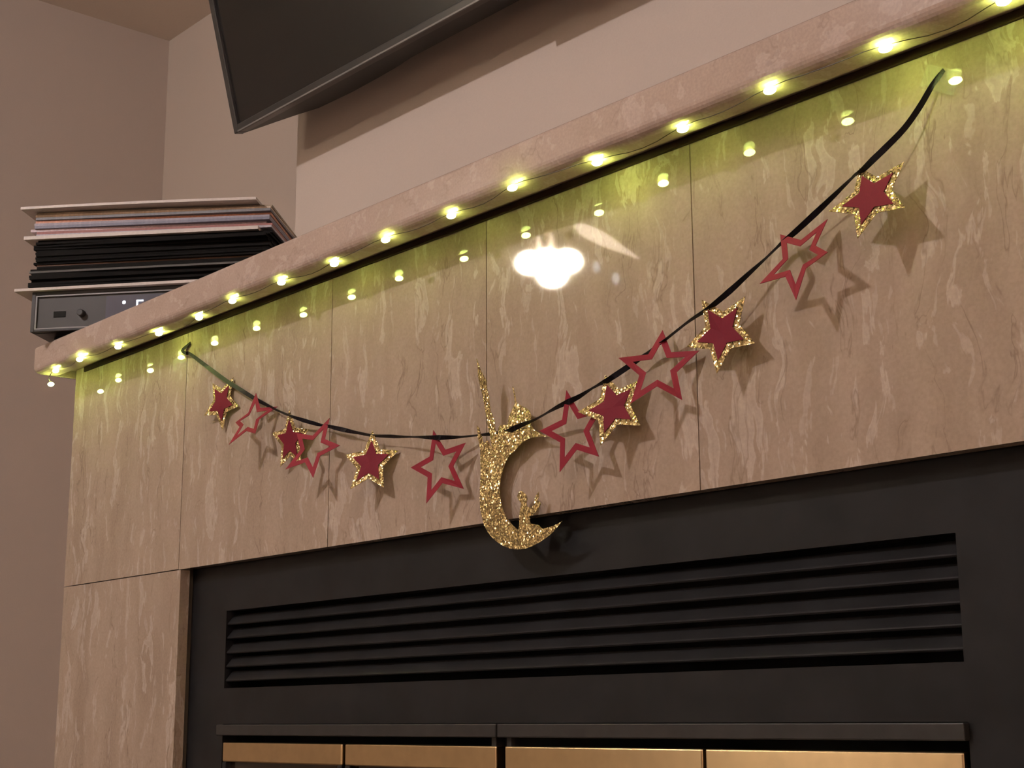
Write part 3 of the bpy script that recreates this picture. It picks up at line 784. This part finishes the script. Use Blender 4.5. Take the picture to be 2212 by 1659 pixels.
for k in range(nd):
    m = M['darksl']
    lab = 'black record sleeve in the dark middle of the stack'
    if k == 7:
        m = plain('thin_grey_edge_sleeve', (0.07, 0.065, 0.055), 0.6)
        lab = 'dark grey edged record sleeve low in the black part of the stack'
    if k == 10:
        m = plain('rust_edge_sleeve', (0.09, 0.035, 0.012), 0.6)
        lab = 'rust brown edged record sleeve within the black part of the stack'
    th = 0.0028 if k in (7, 10) else dth
    sleeve(z, th * 0.93, -0.003 + random.uniform(-0.004, 0.003) + (0.003 if k > 8 else -0.001), random.uniform(-0.006, 0.002) - (0.004 if k in (7, 10) else 0), 41.0 + random.uniform(-1.2, 1.2), m, lab, GR)
    z += th
sleeve(z, 0.0046, -0.0145, 0.004, 41.5, M['white'], 'thick white record sleeve lying on the black sleeves', GR)
z += 0.0049
cols = [((0.30, 0.27, 0.30), 'greyish violet', 0.006), ((0.20, 0.07, 0.06), 'dark red', 0.006), ((0.42, 0.34, 0.36), 'pale mauve', -0.003), ((0.13, 0.13, 0.17), 'slate blue', 0.003), ((0.22, 0.20, 0.24), 'dull blue grey', 0.002),
        ((0.42, 0.20, 0.13), 'orange brown', 0.003), ((0.12, 0.12, 0.13), 'charcoal', 0.004), ((0.45, 0.36, 0.27), 'cream', 0.003), ((0.20, 0.16, 0.11), 'olive brown', 0.004)]
for k, (c, nm, off) in enumerate(cols):
    th = (0.0033, 0.0040, 0.0038, 0.0040, 0.0038, 0.0038, 0.0038, 0.0036, 0.0034)[k]
    c = tuple(min(0.7, q * 1.45) for q in c)
    sleeve(z, th * 0.92, off - 0.006, -0.001 - 0.001 * (k % 3), 42.5 + (k % 3) * 0.5, plain('sleeve_' + nm.replace(' ', '_'), c, 0.5, grain=0.15), nm + ' edged record sleeve among the coloured ones high in the stack', GR, 0.0)
    z += th
sleeve(z + 0.0006, 0.0034, -0.0175, 0.012, 42.5, M['white'], 'white record sleeve on top of the stack, jutting out over the rest', GR, 0.0012)

# ================================================================== lamps of the room, inferred from reflections and shadows, and added fill lamps
k = tag(empty('ceiling_downlight', (KEY_POS[0], KEY_POS[1], CEIL)), 'round flush ceiling downlight in front of the fireplace', 'lamp')
v, f = lathe_geo((KEY_POS[0], KEY_POS[1], CEIL - 0.022), [(0.075, 0.0), (0.085, 0.010), (0.09, 0.0215)], 24)
mesh_obj('trim_ring', v, f, M['white'], k)
ld = bpy.data.lights.new('downlight_lamp', 'POINT')
ld.energy = KEY_WATTS
ld.color = KEY_COL
ld.shadow_soft_size = 0.03
lo = bpy.data.objects.new('downlight_lamp', ld)
COL.objects.link(lo)
lo.parent = k
lo.location = (0, 0, KEY_POS[2] - CEIL)

ch = tag(empty('chandelier', (-3.041, -1.914, CEIL)), 'small chandelier with frosted globes over the dining area', 'lamp')
v, f = join_geo(tube_geo([(-3.041, -1.914, CEIL), (-3.041, -1.914, 2.10)], 0.006, 8), sphere_geo((-3.041, -1.914, 2.095), (0.02, 0.02, 0.02)),
                tube_geo([(-3.041, -1.914, 2.095), (-3.10, -1.914, 2.085), (-3.125, -1.914, 2.06)], 0.004, 6),
                tube_geo([(-3.041, -1.914, 2.095), (-2.98, -1.914, 2.07), (-2.960, -1.914, 2.03)], 0.004, 6),
                tube_geo([(-3.041, -1.914, 2.095), (-3.041, -1.914, 2.0)], 0.004, 6))
mesh_obj('frame', v, f, M['bronze'], ch)
for c, r in (((-3.118, -1.914, 2.014), (0.044, 0.040, 0.034)), ((-3.048, -1.914, 2.008), (0.046, 0.040, 0.030)), ((-2.966, -1.914, 1.983), (0.044, 0.040, 0.034)), ((-3.026, -1.914, 1.962), (0.048, 0.042, 0.040))):
    v, f = sphere_geo(c, r, 16, 10)
    mesh_obj('globe', v, f, M['lamp'], ch, smooth=True)
for x, z_, s in ((-3.082, 2.066, 0.016), (-3.030, 2.058, 0.020)):
    v, f = lathe_geo((x, -1.914, z_ - 0.02), [(0.004, 0.0), (0.009, 0.012), (0.006, 0.03), (0.001, 0.03 + s)], 10)
    mesh_obj('candle_bulb', v, f, M['glowdim'], ch, smooth=True)
lf = tag(empty('leaf_glow', (-2.82, -1.914, CEIL)), 'glowing peach leaf shape standing in for an unidentified bright shape mirrored in the marble', 'lamp')
LP = [(-2.9359, 2.0791), (-2.905, 2.0775), (-2.870, 2.060), (-2.8454, 2.0432), (-2.808, 2.017), (-2.7759, 1.9897), (-2.740, 1.961), (-2.7052, 1.9321), (-2.740, 1.951), (-2.7765, 1.968), (-2.820, 1.990), (-2.864, 2.015), (-2.900, 2.037), (-2.922, 2.056)]
v, f = sheet_geo([(x, -1.914, z_) for x, z_ in LP], (0, 1, 0), 0.02, lambda p: (p[0], p[2]))
mesh_obj('shade', v, f, M['glowdim'], lf)  # glowing sheet added in the outline of the unidentified mirrored shape
v, f = tube_geo([(-2.86, -1.924, 2.04), (-2.86, -1.924, CEIL)], 0.002, 6)
mesh_obj('cord', v, f, M['bronze'], lf)

for x, z_ in ((-2.8515, 1.939), (-2.7786, 1.8905)):  # glowing drops added for two small glints mirrored in the marble
    v, f = lathe_geo((x, -1.914, z_), [(0.001, -0.017), (0.010, 0.0), (0.006, 0.014), (0.001, 0.018)], 8)
    v2, f2 = tube_geo([(x, -1.914, z_ + 0.018), (x, -1.914, CEIL)], 0.0006, 4)
    mesh_obj('glint_drop', v, f, M['glint'], lf)
    mesh_obj('drop_cord', v2, f2, M['bronze'], lf)

fl = tag(empty('fill_uplighter', (1.7, -3.3, 0.0)), 'tall unseen uplighter added as soft fill in the far corner of the room', 'lamp')  # added uplighter: soft ceiling bounce to lift the left wall
v, f = lathe_geo((1.7, -3.3, 0.0), [(0.14, 0.0), (0.14, 0.02), (0.015, 0.03), (0.012, 1.70)], 20)
mesh_obj('stand', v, f, M['bronze'], fl)
v, f = lathe_geo((1.7, -3.3, 1.70), [(0.02, 0.0), (0.12, 0.05), (0.17, 0.11), (0.165, 0.11), (0.115, 0.055), (0.01, 0.01)], 24)
mesh_obj('bowl', v, f, M['bronze'], fl)
ud = bpy.data.lights.new('fill_spot', 'SPOT')
ud.energy = FILL_WATTS * 4
ud.color = (1.0, 0.87, 0.80)
ud.spot_size = math.radians(150)
ud.spot_blend = 0.5
ud.shadow_soft_size = 0.05
uo = bpy.data.objects.new('fill_spot', ud)
COL.objects.link(uo)
uo.parent = fl
uo.location = (0, 0, 1.86)
uo.rotation_euler = (math.pi, 0, 0)

st = tag(empty('side_table', (-3.9, -4.1, 0.0)), 'small dark wooden side table against the wall facing the fireplace', 'table')
box('tabletop', (-4.15, -4.35, 0.50), (-3.65, -3.85, 0.53), M['wood'], st, 0.004)
for x in (-4.13, -3.71):
    for y in (-4.33, -3.91):
        box('leg', (x, y, 0.0), (x + 0.04, y + 0.04, 0.50), M['wood'], st, 0.003)
tl = tag(empty('fill_table_lamp', (-3.9, -4.1, 0.53)), 'unseen table lamp added on the side table to brighten the brass doors', 'lamp')  # lamp added out of view so the brass mirrors something bright
v, f = lathe_geo((-3.9, -4.1, 0.53), [(0.07, 0.0), (0.07, 0.012), (0.03, 0.03), (0.05, 0.09), (0.02, 0.16), (0.012, 0.20)], 20)
mesh_obj('base', v, f, M['bronze'], tl, smooth=True)
v, f = lathe_geo((-3.9, -4.1, 0.70), [(0.24, 0.0), (0.17, 0.30), (0.168, 0.30), (0.238, 0.0)], 28)
mesh_obj('shade', v, f, M['shade'], tl, smooth=True)
